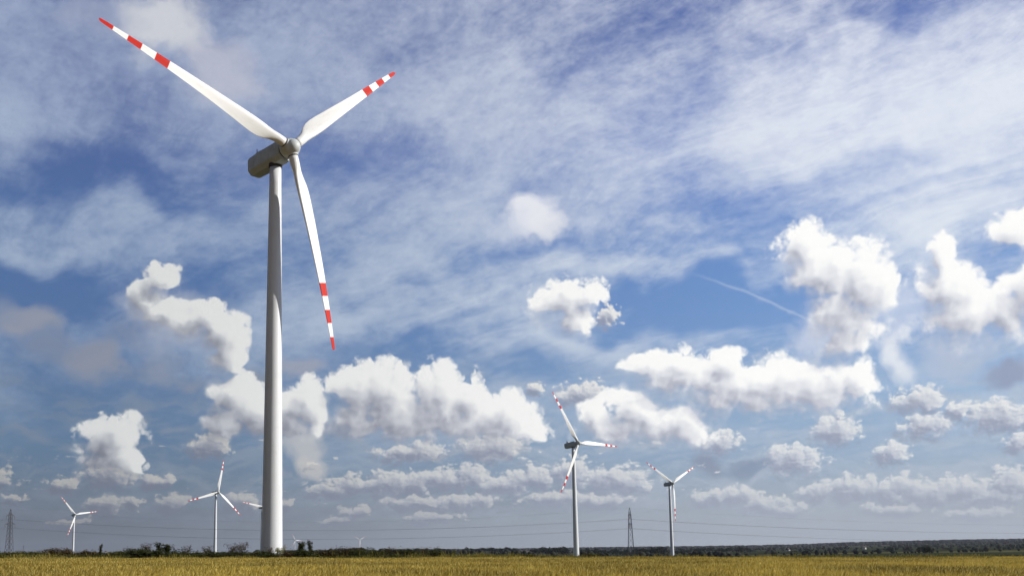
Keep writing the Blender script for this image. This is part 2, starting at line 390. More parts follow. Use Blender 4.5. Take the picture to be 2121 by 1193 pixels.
class MB:
    """collects polygons of mixed size for one mesh object"""
    def __init__(s): s.v = []; s.f = []; s.mi = []; s.sm = []
    def add(s, vs, fs, mi=0, sm=False):
        b = len(s.v); s.v += [tuple(v) for v in vs]
        for f in fs: s.f.append([b+i for i in f]); s.mi.append(mi); s.sm.append(sm)
    def loft(s, rings, cap0=True, cap1=True, mi=0, sm=True, mis=None):
        n = len(rings[0]); vs = [p for r in rings for p in r]; b = len(s.v); s.v += [tuple(v) for v in vs]
        for i in range(len(rings)-1):
            for j in range(n):
                s.f.append([b+i*n+j, b+i*n+(j+1)%n, b+(i+1)*n+(j+1)%n, b+(i+1)*n+j]); s.mi.append(mis[i] if mis else mi); s.sm.append(sm)
        if cap0: s.f.append([b+j for j in range(n)][::-1]); s.mi.append(mis[0] if mis else mi); s.sm.append(False)
        if cap1: s.f.append([b+(len(rings)-1)*n+j for j in range(n)]); s.mi.append(mis[-1] if mis else mi); s.sm.append(False)
    def box(s, c, d, M=None, mi=0):
        cx, cy, cz = c; dx, dy, dz = d[0]/2, d[1]/2, d[2]/2
        vs = [Vector((cx+i*dx, cy+j*dy, cz+k*dz)) for i in (-1,1) for j in (-1,1) for k in (-1,1)]
        if M: vs = [M @ v for v in vs]
        s.add(vs, [(0,1,3,2),(4,6,7,5),(0,4,5,1),(2,3,7,6),(0,2,6,4),(1,5,7,3)], mi)
    def tube(s, a, b, r0, r1=None, n=6, mi=0, cap=True):
        a = Vector(a); b = Vector(b); r1 = r0 if r1 is None else r1; d = (b-a).normalized()
        u = d.orthogonal().normalized(); w = d.cross(u)
        rg = [[p+u*math.cos(2*math.pi*i/n)*r+w*math.sin(2*math.pi*i/n)*r for i in range(n)] for p, r in ((a, r0), (b, r1))]
        s.loft(rg, cap, cap, mi, n > 5)
    def mesh(s, name, mats):
        me = bpy.data.meshes.new(name); me.from_pydata(s.v, [], s.f)
        for m in mats: me.materials.append(m)
        me.polygons.foreach_set('material_index', s.mi); me.polygons.foreach_set('use_smooth', s.sm); me.update(); return me

# ------------------------------------------------------------------ materials
MAT = {}
def mat(name, fn, rough=.6, spec=.3):
    m = bpy.data.materials.new(name); m.use_nodes = True
    t = NT(m.node_tree); bs = m.node_tree.nodes['Principled BSDF']
    bs.inputs['Roughness'].default_value = rough; bs.inputs['Specular IOR Level'].default_value = spec
    def n3(vec, scale, detail=4, rough=.55):
        n = t.new('ShaderNodeTexNoise'); t.put(n.inputs['Vector'], vec); n.inputs['Scale'].default_value = scale
        n.inputs['Detail'].default_value = detail; n.inputs['Roughness'].default_value = rough; return n.outputs['Fac']
    t.n3 = n3
    fn(t, bs); MAT[name] = m; return m
def g_tower(t, bs):
    co = t.new('ShaderNodeTexCoord').outputs['Object']
    streak = t.n3(t.v('MULTIPLY', co, (1.2, 1.2, .05)), 1.0, 5, .6)
    blot = t.n3(co, .25, 4)
    c = t.mix(t.sstep(streak, .45, .8), (.76,.78,.79), (.66,.68,.68))
    c = t.mix(t.m('MULTIPLY', t.sstep(blot, .5, .8), .35), c, (.60,.60,.57))
    # faint weld seams between the rolled steel cans
    z = t.sep(co)[2]
    fr = t.m('ABSOLUTE', t.m('SUBTRACT', t.m('FRACT', t.m('DIVIDE', z, 2.9)), .5))
    c = t.mix(t.m('MULTIPLY', t.sstep(fr, .488, .497), .22), c, (.5,.5,.48))
    t.put(bs.inputs['Base Color'], c); 
mat('tower_paint', g_tower, .42, .4)
def g_blade(t, bs):
    co = t.new('ShaderNodeTexCoord').outputs['Object']
    s = t.n3(t.v('MULTIPLY', co, (2.5, 2.5, .25)), 1.0, 5, .6)
    c = t.mix(t.sstep(s, .45, .85), (.88,.88,.85), (.76,.75,.70))
    t.put(bs.inputs['Base Color'], c)
mat('blade_white', g_blade, .38, .4)
def g_red(t, bs):
    co = t.new('ShaderNodeTexCoord').outputs['Object']
    s = t.n3(t.v('MULTIPLY', co, (2.5, 2.5, .4)), 1.0, 5, .6)
    t.put(bs.inputs['Base Color'], t.mix(t.sstep(s, .4, .8), (.62,.016,.004), (.50,.016,.006)))
mat('blade_red', g_red, .5, .12)
def g_nac(t, bs):
    co = t.new('ShaderNodeTexCoord').outputs['Object']
    s = t.n3(t.v('MULTIPLY', co, (.5, 1.5, .9)), 1.0, 6, .62)
    c = t.mix(t.sstep(s, .4, .75), (.54,.60,.63), (.44,.49,.52))
    x, y, z = t.sep(co)
    fr = t.m('ABSOLUTE', t.m('SUBTRACT', t.m('FRACT', t.m('DIVIDE', x, 2.6)), .5))
    c = t.mix(t.m('MULTIPLY', t.sstep(fr, .485, .495), .6), c, (.16,.16,.15))
    t.put(bs.inputs['Base Color'], c)
mat('nacelle_shell', g_nac, .5, .3)
mat('spinner_shell', lambda t, bs: t.put(bs.inputs['Base Color'], t.mix(t.sstep(t.n3(t.new('ShaderNodeTexCoord').outputs['Object'], 1.2, 5), .4, .75), (.60,.63,.62), (.50,.52,.51))), .45, .3)
mat('dark_gap', lambda t, bs: t.put(bs.inputs['Base Color'], (.05,.05,.05,1)), .7, .2)
def g_steel(t, bs):
    co = t.new('ShaderNodeTexCoord').outputs['Object']
    t.put(bs.inputs['Base Color'], t.mix(t.n3(co, .6, 4), (.045,.047,.05), (.08,.08,.08)))
mat('lattice_steel', g_steel, .6, .3)
mat('cable', lambda t, bs: t.put(bs.inputs['Base Color'], (.10,.10,.11,1)), .6, .3)
mat('insulator_glass', lambda t, bs: t.put(bs.inputs['Base Color'], (.12,.10,.09,1)), .3, .5)
def leafy(name, a, b, c, trans=.35):
    def fn(t, bs):
        g = t.new('ShaderNodeNewGeometry'); co = g.outputs['Position']
        n = t.n3(co, .35, 4)
        cc = t.mix(t.sstep(n, .35, .65), a, b)
        cc = t.mix(t.sstep(g.outputs['Random Per Island'], .35, 1.0), cc, c)
        oi = t.new('ShaderNodeObjectInfo').outputs['Random']
        cc = t.mix(t.m('MULTIPLY', oi, .35), cc, (b[0]*.6, b[1]*.7, b[2]*.7))
        t.put(bs.inputs['Base Color'], cc); bs.inputs['Specular IOR Level'].default_value = .1
        tr = t.new('ShaderNodeBsdfTranslucent'); t.put(tr.inputs['Color'], cc)
        mx = t.new('ShaderNodeMixShader'); mx.inputs[0].default_value = trans
        t.l.new(bs.outputs[0], mx.inputs[1]); t.l.new(tr.outputs[0], mx.inputs[2])
        t.l.new(mx.outputs[0], t.n['Material Output'].inputs[0])
    return mat(name, fn, .8, .1)
leafy('leaf_dark', (.035,.050,.014), (.055,.065,.018), (.085,.075,.025))
leafy('leaf_olive', (.085,.085,.020), (.065,.075,.020), (.13,.105,.030))
leafy('leaf_rust', (.085,.055,.022), (.06,.055,.02), (.12,.07,.03))
leafy('leaf_pale', (.30,.29,.11), (.22,.24,.08), (.42,.38,.18))
leafy('leaf_far', (.022,.030,.022), (.030,.036,.023), (.044,.044,.028), .2)
mat('bark', lambda t, bs: t.put(bs.inputs['Base Color'], t.mix(t.n3(t.new('ShaderNodeTexCoord').outputs['Object'], 3, 4), (.09,.07,.05), (.05,.04,.03))), .9, .1)
def g_crop(t, bs):
    g = t.new('ShaderNodeNewGeometry'); co = g.outputs['Position']
    big = t.n3(t.v('MULTIPLY', co, (.6, .35, 0)), .11, 5, .6)
    med = t.n3(t.v('MULTIPLY', co, (1, .5, 0)), .55, 4, .6)
    c = t.mix(t.sstep(big, .36, .62), CROP[0], CROP[1])
    c = t.mix(t.m('MULTIPLY', t.sstep(med, .45, .7), .55), c, CROP[2])
    wide = t.n3(t.v('MULTIPLY', co, (.35, 1.0, 0)), .06, 4, .6)
    c = t.mix(t.m('MULTIPLY', t.sstep(wide, .50, .66), .65), c, (.085,.075,.018))
    c = t.mix(t.m('MULTIPLY', t.m('POWER', g.outputs['Random Per Island'], 2.2), .75), c, CROP[3])
    t.put(bs.inputs['Base Color'], c)
    tr = t.new('ShaderNodeBsdfTranslucent'); t.put(tr.inputs['Color'], c)
    mx = t.new('ShaderNodeMixShader'); mx.inputs[0].default_value = .35
    t.l.new(bs.outputs[0], mx.inputs[1]); t.l.new(tr.outputs[0], mx.inputs[2]); t.l.new(mx.outputs[0], t.n['Material Output'].inputs[0])
CROP = [(.24,.160,.022), (.54,.39,.060), (.13,.105,.018), (.84,.70,.22)]
mat('ripe_crop', g_crop, .75, .15)
def g_verge(t, bs):
    g = t.new('ShaderNodeNewGeometry'); co = g.outputs['Position']
    n = t.n3(co, .22, 4); c = t.mix(t.sstep(n, .4, .62), (.19,.17,.035), (.30,.23,.055))
    c = t.mix(t.sstep(g.outputs['Random Per Island'], .4, 1), c, (.11,.12,.03))
    t.put(bs.inputs['Base Color'], c)
    tr = t.new('ShaderNodeBsdfTranslucent'); t.put(tr.inputs['Color'], c)
    mx = t.new('ShaderNodeMixShader'); mx.inputs[0].default_value = .35
    t.l.new(bs.outputs[0], mx.inputs[1]); t.l.new(tr.outputs[0], mx.inputs[2]); t.l.new(mx.outputs[0], t.n['Material Output'].inputs[0])
mat('verge_grass', g_verge, .8, .1)
def g_ground(t, bs):
    co = t.new('ShaderNodeNewGeometry').outputs['Position']
    x, y, z = t.sep(co)
    near = t.mix(t.n3(co, .3, 5), (.14,.09,.025), (.24,.16,.04))
    v = t.new('ShaderNodeTexVoronoi'); v.voronoi_dimensions = '2D'
    wob = t.v('ADD', co, t.scale(t.v('SUBTRACT', t.noise(co, .002, 3, .5, color=True), (.5,.5,.5)), 260))
    t.put(v.inputs['Vector'], t.v('MULTIPLY', wob, (.0016, .0034, 0))); v.inputs['Scale'].default_value = 1.0
    r = t.sep(v.outputs['Color'])[0]
    far = t.ramp(r, [(0, (.030,.038,.018)), (.3, (.045,.052,.022)), (.5, (.034,.040,.020)), (.64, (.10,.085,.04)), (.74, (.20,.15,.075)), (.80, (.036,.045,.022)), (.90, (.14,.13,.05))], 'CONSTANT')
    far = t.mix(t.m('MULTIPLY', t.n3(co, .01, 6, .65), .7), far, (.028,.034,.018))
    c = t.mix(t.sstep(y, 190, 240), near, far)
    t.put(bs.inputs['Base Color'], c)
mat('land', g_ground, 1.0, 0.0)
mat('house_wall', lambda t, bs: t.put(bs.inputs['Base Color'], t.mix(t.n3(t.new('ShaderNodeTexCoord').outputs['Object'], 1, 4), (.78,.76,.70), (.66,.63,.58))), .8, .2)
mat('house_roof', lambda t, bs: t.put(bs.inputs['Base Color'], t.mix(t.n3(t.new('ShaderNodeTexCoord').outputs['Object'], 2, 4), (.10,.085,.08), (.06,.055,.055))), .8, .2)
mat('window_glass', lambda t, bs: t.put(bs.inputs['Base Color'], (.04,.05,.06,1)), .1, .5)

# ------------------------------------------------------------------ ground: one sheet to the horizon
def build_ground():
    A = np.concatenate([np.radians(np.linspace(-180, -45, 60, endpoint=False)), np.radians(np.linspace(-45, 45, 301)), np.radians(np.linspace(45, 180, 61))[1:-1]])
    Rr = np.concatenate([[.5, 5, 15, 30], np.geomspace(42, 9000, 200)])
    AA, RR = np.meshgrid(A, Rr); X = RR*np.sin(AA); Y = RR*np.cos(AA); Z = gz(X, Y)
    n = len(A); m = len(Rr)
    V = np.stack([X, Y, Z], -1).reshape(-1, 3)
    i, j = np.meshgrid(np.arange(m-1), np.arange(n), indexing='ij'); j2 = (j+1) % n
    F = np.stack([i*n+j, i*n+j2, (i+1)*n+j2, (i+1)*n+j], -1).reshape(-1, 4)
    V = np.vstack([V, [[0, 0, float(gz(0, 0))]]])
    o = mesh_np('ground', V, F, MAT['land'], smooth_sh=True); o['kind'] = 'structure'
build_ground()

# ------------------------------------------------------------------ the ripe field and the verge behind it
def blades(name, N, y0, y1, ratio0, ratio1, h0, h1, w0, material, seed, lean=.35, pw=1.0, keep=None, zoff=0.0, hfun=None):
    r = np.random.default_rng(seed)
    y = (y0**2+(y1**2-y0**2)*r.random(N)**pw)**.5
    x = y*(ratio0+(ratio1-ratio0)*r.random(N))
    if keep is not None:
        k = keep(x, y, r); x = x[k]; y = y[k]
    N = len(x); z = gz(x, y)+zoff
    h = h0+(h1-h0)*r.random(N)
    if hfun is not None: h = h*hfun(x, y)
    w = w0*(y/60)**.6*(.6+.8*r.random(N)); a = r.random(N)*math.pi
    lx = (r.random(N)-.5)*2*lean*h+.10*h; ly = (r.random(N)-.5)*2*lean*h
    dx = np.cos(a)*w/2; dy = np.sin(a)*w/2
    P = np.stack([x, y, z], 1)
    # narrow stem widening into a nodding ear: five points, three triangles
    b = P+np.stack([0*x, 0*x, h*.15], 1)
    m1 = P+np.stack([lx*.55-dx, ly*.55-dy, h*.62], 1); m2 = P+np.stack([lx*.55+dx, ly*.55+dy, h*.70], 1)
    tp = P+np.stack([lx, ly, h], 1)
    V = np.stack([b, m1, m2, tp], 1).reshape(-1, 3); i = np.arange(N)[:, None]*4
    F = np.concatenate([i+[0, 2, 1], i+[1, 2, 3]], 1).reshape(-1, 3)
    o = mesh_np(name, V, F, material); o['kind'] = 'stuff'; return o
hf = lambda x, y: .84+.32*vnoise(x/4.5, y/7, 11)+.12*(vnoise(x/1.2, y/2, 12)-.5)
blades('ripe_grain', 330000, 34, 186, -.66, .64, .62, .95, .055, MAT['ripe_crop'], 1, hfun=hf)
tall = lambda x, y, r: r.random(len(x)) < .25+.75*smooth(-.15, -.22, x/y+.07*np.sin(x/7))
blades('verge_grass', 60000, 172, 212, -.66, .62, .8, 1.35, .06, MAT['verge_grass'], 2, lean=.3, keep=tall, hfun=lambda x, y: .6+.8*vnoise(x/3, y/9, 4)-.25*smooth(-5, 30, x))
# sparse seed heads standing above the crop edge
blades('wild_oat_heads', 1900, 178, 206, -.62, .62, 1.1, 1.75, .05, MAT['verge_grass'], 3, lean=.55, hfun=lambda x, y: .7+.6*(vnoise(x/6, y/20, 8) > .55)-.42*(x > -10))

# ------------------------------------------------------------------ wind turbines
RB = 41.72; OV = 5.23; TILT = math.radians(5); CONE = math.radians(2.2)
def blade_mesh():
    st = [(1.55,1.86,1,0),(2.6,1.9,1,0),(3.6,2.05,.85,0),(4.8,2.42,.55,0),(6.2,2.92,.26,0),(7.6,3.25,.1,0),(9.2,3.36,0,0),(11,3.26,0,0),(14,2.98,0,0),(18,2.6,0,0),(22,2.26,0,0),(26,1.95,0,0),
          (28.1,1.78,0,1),(30.8,1.58,0,0),(33.6,1.37,0,1),(36.3,1.15,0,0),(39.1,.90,0,1),(40.6,.80,0,1),(41.4,.66,0,1),(41.65,.5,0,1),(41.72,.25,0,1)]
    # finer stations between the listed ones, except where the paint changes
    rs = [s[0] for s in st]; fine = []
    for a, b in zip(st[:-1], st[1:]):
        fine.append(a[0]); 
        if b[0]-a[0] > 1.2: fine.append((a[0]+b[0])/2)
    fine.append(rs[-1])
    N = 28; rings = []; mis = []
    for r in fine:
        c = np.interp(r, rs, [s[1] for s in st]); k = np.interp(r, rs, [s[2] for s in st]); k = k*k*(3-2*k)
        tw = math.radians(np.interp(r, [2, 6, 10, 16, 25, 41.7], [17, 15.5, 12, 7.5, 3.5, 1.0]))
        th = np.interp(r, [2, 7, 10, 16, 26, 41.7], [.42, .38, .30, .24, .19, .15])
        ring = []
        for i in range(N):
            q = 2*math.pi*i/N
            cxp, cyp = math.cos(q)*.95, math.sin(q)*.95
            u = .5*(1+math.cos(q)); xx = 1-u     # 0 at the leading edge
            t5 = 5*th*(.2969*math.sqrt(max(xx, 0))-.126*xx-.3516*xx**2+.2843*xx**3-.1015*xx**4)
            ya = t5*c*(1 if math.sin(q) >= 0 else -1)*(.82 if math.sin(q) >= 0 else 1.1)
            cam_ = -.035*c*4*xx*(1-xx)
            xa = (.30-xx)*c; ya = ya+cam_
            X = xa*(1-k)+cxp*k; Yv = ya*(1-k)+cyp*k
            pre = -.00135*r*r
            ring.append(Vector((-X*math.cos(tw)+Yv*math.sin(tw), X*math.sin(tw)+Yv*math.cos(tw)+pre, r)))
        rings.append(ring[::-1])
    for i in range(len(fine)-1):
        rm = (fine[i]+fine[i+1])/2; mis.append(int([s for s in st if s[0] <= rm][-1][3]))
    mb = MB(); mb.loft(rings, True, True, mis=mis)
    return mb.mesh('blade', [MAT['blade_white'], MAT['blade_red']])
def lathe(mb, prof, n=40, axis='z', mi=0, cap0=True, cap1=True):
    rings = []
    for (h, r) in prof:
        ring = []
        for i in range(n):
            q = 2*math.pi*i/n
            ring.append(Vector((r*math.cos(q), r*math.sin(q), h)) if axis == 'z' else Vector((h, r*math.cos(q), r*math.sin(q))))
        rings.append(ring)
    mb.loft(rings, cap0, cap1, mi)
def tower_mesh():
    mb = MB(); top = 78.0; prof = []
    for z in (-14, 0, 12, 24, 24.01, 36, 50, 50.01, 62, 74, 78):
        r = 2.02+(1.17-2.02)*max(z, 0)/top; prof.append((z, r))
    lathe(mb, prof, 56); return mb.mesh('tower', [MAT['tower_paint']])
def flange_mesh():
    out = []
    for z in (24, 50):
        mb = MB(); r = 2.02+(1.17-2.02)*z/78
        lathe(mb, [(z-.05, r+.006), (z+.05, r+.006)], 56); out.append(mb.mesh('flange', [MAT['tower_paint']]))
    return out
def nacelle_mesh():
    mb = MB()
    def sec(x, s=1.0, dz=0.0, lo=1.0):
        P = [(-1.3,1.98),(1.3,1.98),(1.62,1.88),(1.76,1.6),(1.84,-.95),(1.74,-1.2),(1.0,-2.02),(-1.0,-2.02),(-1.74,-1.2),(-1.84,-.95),(-1.76,1.6),(-1.62,1.88)]
        return [Vector((x, y*s, z*s+dz)) for y, z in P][::-1]
    rg = [sec(-7.75,.74,.12), sec(-7.5,.88,.05), sec(-6.9,.95,0), sec(-4.0,1.0), sec(0,1.0), sec(2.2,1.0), sec(3.0,.97), sec(3.25,.90)]
    mb.loft(rg, True, True, sm=False)
    return mb.mesh('nacelle', [MAT['nacelle_shell']])
def spinner_mesh():
    mb = MB(); lathe(mb, [(-1.62,1.45),(-1.6,1.72),(-1.2,1.82),(-.3,1.84),(.45,1.76),(.90,1.60),(.94,1.50),(1.40,1.34),(1.80,1.02),(2.04,.6),(2.12,.2),(2.13,.01)], 40, 'x')
    return mb.mesh('spinner', [MAT['spinner_shell']])
def collar_mesh():
    mb = MB(); lathe(mb, [(1.15,1.12),(1.72,1.10),(1.78,1.02)], 32); return mb.mesh('blade_collar', [MAT['spinner_shell']])
def seal_mesh():
    mb = MB(); lathe(mb, [(1.74,1.00),(1.92,1.00)], 32); return mb.mesh('blade_seal', [MAT['dark_gap']])
def gap_mesh():
    mb = MB(); lathe(mb, [(-2.1,1.55),(-1.6,1.55)], 32, 'x'); return mb.mesh('rotor_gap', [MAT['dark_gap']])
def yaw_mesh():
    mb = MB(); lathe(mb, [(77.6,1.32),(78.35,1.38)], 40); return mb.mesh('yaw_ring', [MAT['dark_gap']])
def weather_meshes():
    a = MB(); a.box((-5.0,.1,2.55),(1.7,1.5,.5)); a.box((-5.0,.1,2.12),(1.1,.9,.36))
    for x in (-5.55,-4.45): a.tube((x,.1,2.6),(x,.1,3.25),.05); a.box((x,.1,3.28),(.26,.08,.14))
    b = MB(); b.tube((-6.7,.3,1.9),(-6.7,.3,4.3),.12,.08); b.tube((-6.9,.3,3.3),(-6.5,.3,3.3),.025); b.box((-6.9,.3,3.36),(.1,.1,.14)); b.tube((-6.7,.3,1.9),(-6.7,.3,2.5),.14,.06)
    return a.mesh('roof_box', [MAT['nacelle_shell']]), b.mesh('wind_vane', [MAT['dark_gap']])
def door_mesh():
    mb = MB(); mb.box((0,-2.02,1.5),(.9,.1,2.1)); return mb.mesh('door', [MAT['nacelle_shell']])
BL, TW, FL, NA, SP, CO, SE, GA, YR = blade_mesh(), tower_mesh(), flange_mesh(), nacelle_mesh(), spinner_mesh(), collar_mesh(), seal_mesh(), gap_mesh(), yaw_mesh()
RBX, WV = weather_meshes(); DR = door_mesh()
def set_local(o, cols, origin):
    M = Matrix.Identity(4)
    for i, c in enumerate(cols):
        for k in range(3): M[k][i] = c[k]
    for k in range(3): M[k][3] = origin[k]
    o.matrix_local = M
def turbine(label, X, D, z0, yaw, ph, detail=2, group='wind turbines on the plain'):
    yaw = math.radians(yaw); ph = math.radians(ph)
    zb = float(gz(X, D)); dz = z0-zb
    root = thing('wind_turbine', label, 'wind turbine', (X, D, zb), 0, group)
    a = Vector((math.cos(yaw), -math.sin(yaw), 0)); ax = a*math.cos(TILT)+Vector((0, 0, math.sin(TILT)))
    h = Vector((math.sin(yaw), math.cos(yaw), 0)); v = ax.cross(h)
    tw = link('tower', TW, parent=root); tw.location = (0, 0, dz)
    if detail > 1:
        for fm in FL: link('flange', fm, parent=tw)
    if detail > 1: d = link('door', DR, parent=tw); d.location = (0, 0, -dz); d.rotation_euler = (0, 0, 2.4)
    top = Vector((0, 0, 80+dz)); hub = top+ax*OV
    if detail > 0: y = link('yaw_ring', YR, parent=tw)
    na = link('nacelle', NA, parent=root); set_local(na, (ax, h, v), top)
    if detail > 1:
        link('roof_box', RBX, parent=na); link('wind_vane', WV, parent=na)
    sp = link('spinner', SP, parent=root); set_local(sp, (ax, h, v), hub)
    if detail > 1: g = link('rotor_gap', GA, parent=sp)
    for k in range(3):
        p = ph+k*2*math.pi/3
        s = (v*math.cos(p)+h*math.sin(p))*math.cos(CONE)+ax*math.sin(CONE)
        le = -v*math.sin(p)+h*math.cos(p); up_ = le.cross(s)
        b = link('blade', BL, parent=root); set_local(b, (-le, up_, s), hub)
        if detail > 1:
            link('blade_seal', SE, parent=b); link('blade_collar', CO, parent=b)
    return root
def place(px, hub_py, D):
    """turbine foot position for a hub seen at (px, hub_py) at depth D"""
    p = at(px, hub_py, D); return p.x, D, p.z-80
turbine('huge white wind turbine in the foreground, thick tower rising left of centre', -47.3, 202.9, 1.6, 41.6, -71.9)
turbine('mid-distance turbine right of centre, taller of the pair beside the lattice pylon', 43.6, 742.9, -2.9, 48.2, -29.6)
turbine('turbine right of the lattice pylon, one blade hanging straight down beside its tower', 171.6, 1139.8, -7.6, 54.5, -57.9)
turbine('small turbine left of the huge tower with one blade pointing almost straight up', -368.7, 1281.9, 3.1, 44.8, 13.4)
turbine('leftmost small turbine, standing alone between the left pylon and the dark shrubs', -798.3, 1882.8, 7.1, 42.4, -38.6)
x, d, z = place(541.5, 1050, 1760)
turbine('turbine almost hidden behind the huge tower, one blade sticking out to its left', x+.8, d, z, 44, -79, 1)
x, d, z = place(611, 1118.5, 6000)
turbine('tiny far turbine just right of the huge tower above the shrubs', x, d, z, 48, -27, 0)
x, d, z = place(745, 1117.5, 6000)
turbine('tiny far turbine on the horizon with two blades raised like a letter V', x, d, z, 60, -58, 0)

# ------------------------------------------------------------------ lattice pylons and their cables
def pylon_mesh():
    mb = MB(); Hs = [0, 6, 12, 17.5, 22.5, 27, 29, 33, 37.5, 41, 44.6]
    Ws = [2.9, 2.6, 2.3, 2.0, 1.8, 1.6, 1.55, 1.35, 1.15, .75, .12]
    cor = lambda i: [Vector((sx*Ws[i], sy*Ws[i], Hs[i])) for sx, sy in ((1,1),(-1,1),(-1,-1),(1,-1))]
    for i in range(len(Hs)-1):
        a, b = cor(i), cor(i+1)
        for k in range(4):
            mb.tube(a[k], b[k], .19, .17, 4)
            mb.tube(a[k], b[(k+1) % 4], .10, n=4); mb.tube(a[(k+1) % 4], b[k], .10, n=4)
            mb.tube(b[k], b[(k+1) % 4], .09, n=4)
    return mb.mesh('mast', [MAT['lattice_steel']])
def arm_mesh(L, w, z):
    mb = MB()
    for s in (1,):
        tip = Vector((0, s*L, z+.2))
        base = [Vector((w, s*w, z)), Vector((-w, s*w, z)), Vector((w*.9, s*w*.9, z+1.9)), Vector((-w*.9, s*w*.9, z+1.9))]
        for b in base: mb.tube(b, tip, .12, .09, 4)
        for f in (.33, .66):
            q = [b.lerp(tip, f) for b in base]
            for i, j in ((0,1),(1,3),(3,2),(2,0)): mb.tube(q[i], q[j], .07, n=4)
        mb.tube(base[0], base[2].lerp(tip, .33), .06, n=4); mb.tube(base[1], base[3].lerp(tip, .33), .06, n=4)
    return mb.mesh('crossarm', [MAT['lattice_steel']])
def ins_mesh():
    mb = MB(); prof = []
    for i in range(9): prof += [(-.35*i-.05, .12), (-.35*i-.2, .22)]
    prof.append((-3.4, .06)); lathe(mb, prof, 8); return mb.mesh('insulator', [MAT['insulator_glass']])
PY, A1, A2, INS = pylon_mesh(), arm_mesh(6.2, 1.55, 29), arm_mesh(5.0, 1.15, 37.5), ins_mesh()
def pylon(label, px, top_py, D, rz):
    p = at(px, top_py, D); base = Vector((p.x, D, p.z-44.6))
    root = thing('power_pylon', label, 'pylon', base, rz, 'lattice pylons carrying the power line')
    link('mast', PY, parent=root)
    pts = []
    for am, L, z in ((A1, 6.2, 29), (A2, 5.0, 37.5)):
        for s in (1, -1):
            c = link('crossarm', am, parent=root); c.rotation_euler = (0, 0, 0 if s > 0 else math.pi)
            i = link('insulator', INS, parent=c); i.location = (0, L-.1, z+.1)
            pts.append(base+Matrix.Rotation(rz, 3, 'Z') @ Vector((0, s*(L-.1), z-3.3)))
    pts.append(base+Vector((0, 0, 44.6)))
    return pts
R1 = pylon('dark lattice pylon at the far left edge, left of the leftmost turbine', 22.5, 1054, 1060, math.radians(-24))
R2 = pylon('dark lattice pylon standing between the two mid-distance turbines', 1303.8, 1051, 950, math.radians(-12))
LV = ['lower', 'lower', 'middle', 'middle', 'topmost']
def cable(label, A, B, sag, r):
    N = 48; mb = MB(); P = []
    for i in range(N+1):
        t = i/N; q = A.lerp(B, t); q.z -= 4*sag*t*(1-t); P.append(q)
    d = (B-A).normalized(); u = d.cross(Vector((0, 0, 1))).normalized(); w = Vector((0, 0, 1))
    rings = [[p-A+u*r*math.cos(2*math.pi*j/5)+w*r*math.sin(2*math.pi*j/5) for j in range(5)] for p in P]
    mb.loft(rings, True, True)
    o = link('overhead_cable', mb.mesh('overhead_cable', [MAT['cable']])); o.location = A
    tag(o, label, 'power cable', 'cables of the power line')
mid = [(650,1116.3), (650,1116.3), (620,1098), (620,1098), (600,1081)]
chk = [(1800,1117.5), (1800,1117.5), (2121,1104), (2121,1104), (2121,1087)]
for i in range(5):
    A, B = R1[i], R2[i]; r = .042 if i < 4 else .026
    t = (at(*mid[i], 1000).x-A.x)/(B.x-A.x); Ym = A.y+(B.y-A.y)*t
    m = at(*mid[i], Ym); sag = (A.z+(B.z-A.z)*t-m.z)/(4*t*(1-t))
    nm = {0:'far lower', 1:'near lower', 2:'far middle', 3:'near middle', 4:'faint topmost'}[i]
    cable(f'{nm} cable sagging between the two lattice pylons', A, B, sag, r)
    # next span to the right, leaving the picture
    Px = 730.0; Py = 812.0+(R2[i].y-950)
    q = at(*chk[i], 880); t = (q.x-B.x)/(Px-B.x); q = at(*chk[i], B.y+(Py-B.y)*t); t = (q.x-B.x)/(Px-B.x)
    s2 = sag*.9; Pz = (q.z+4*s2*t*(1-t)-B.z*(1-t))/t
    cable(f'{nm} cable running right from the middle pylon past the right turbines', B, Vector((Px, Py, Pz)), s2, r)
    cable(f'{nm} cable running out of the picture left of the left pylon', A, A+Vector((-640, 110, 6)), sag, r)

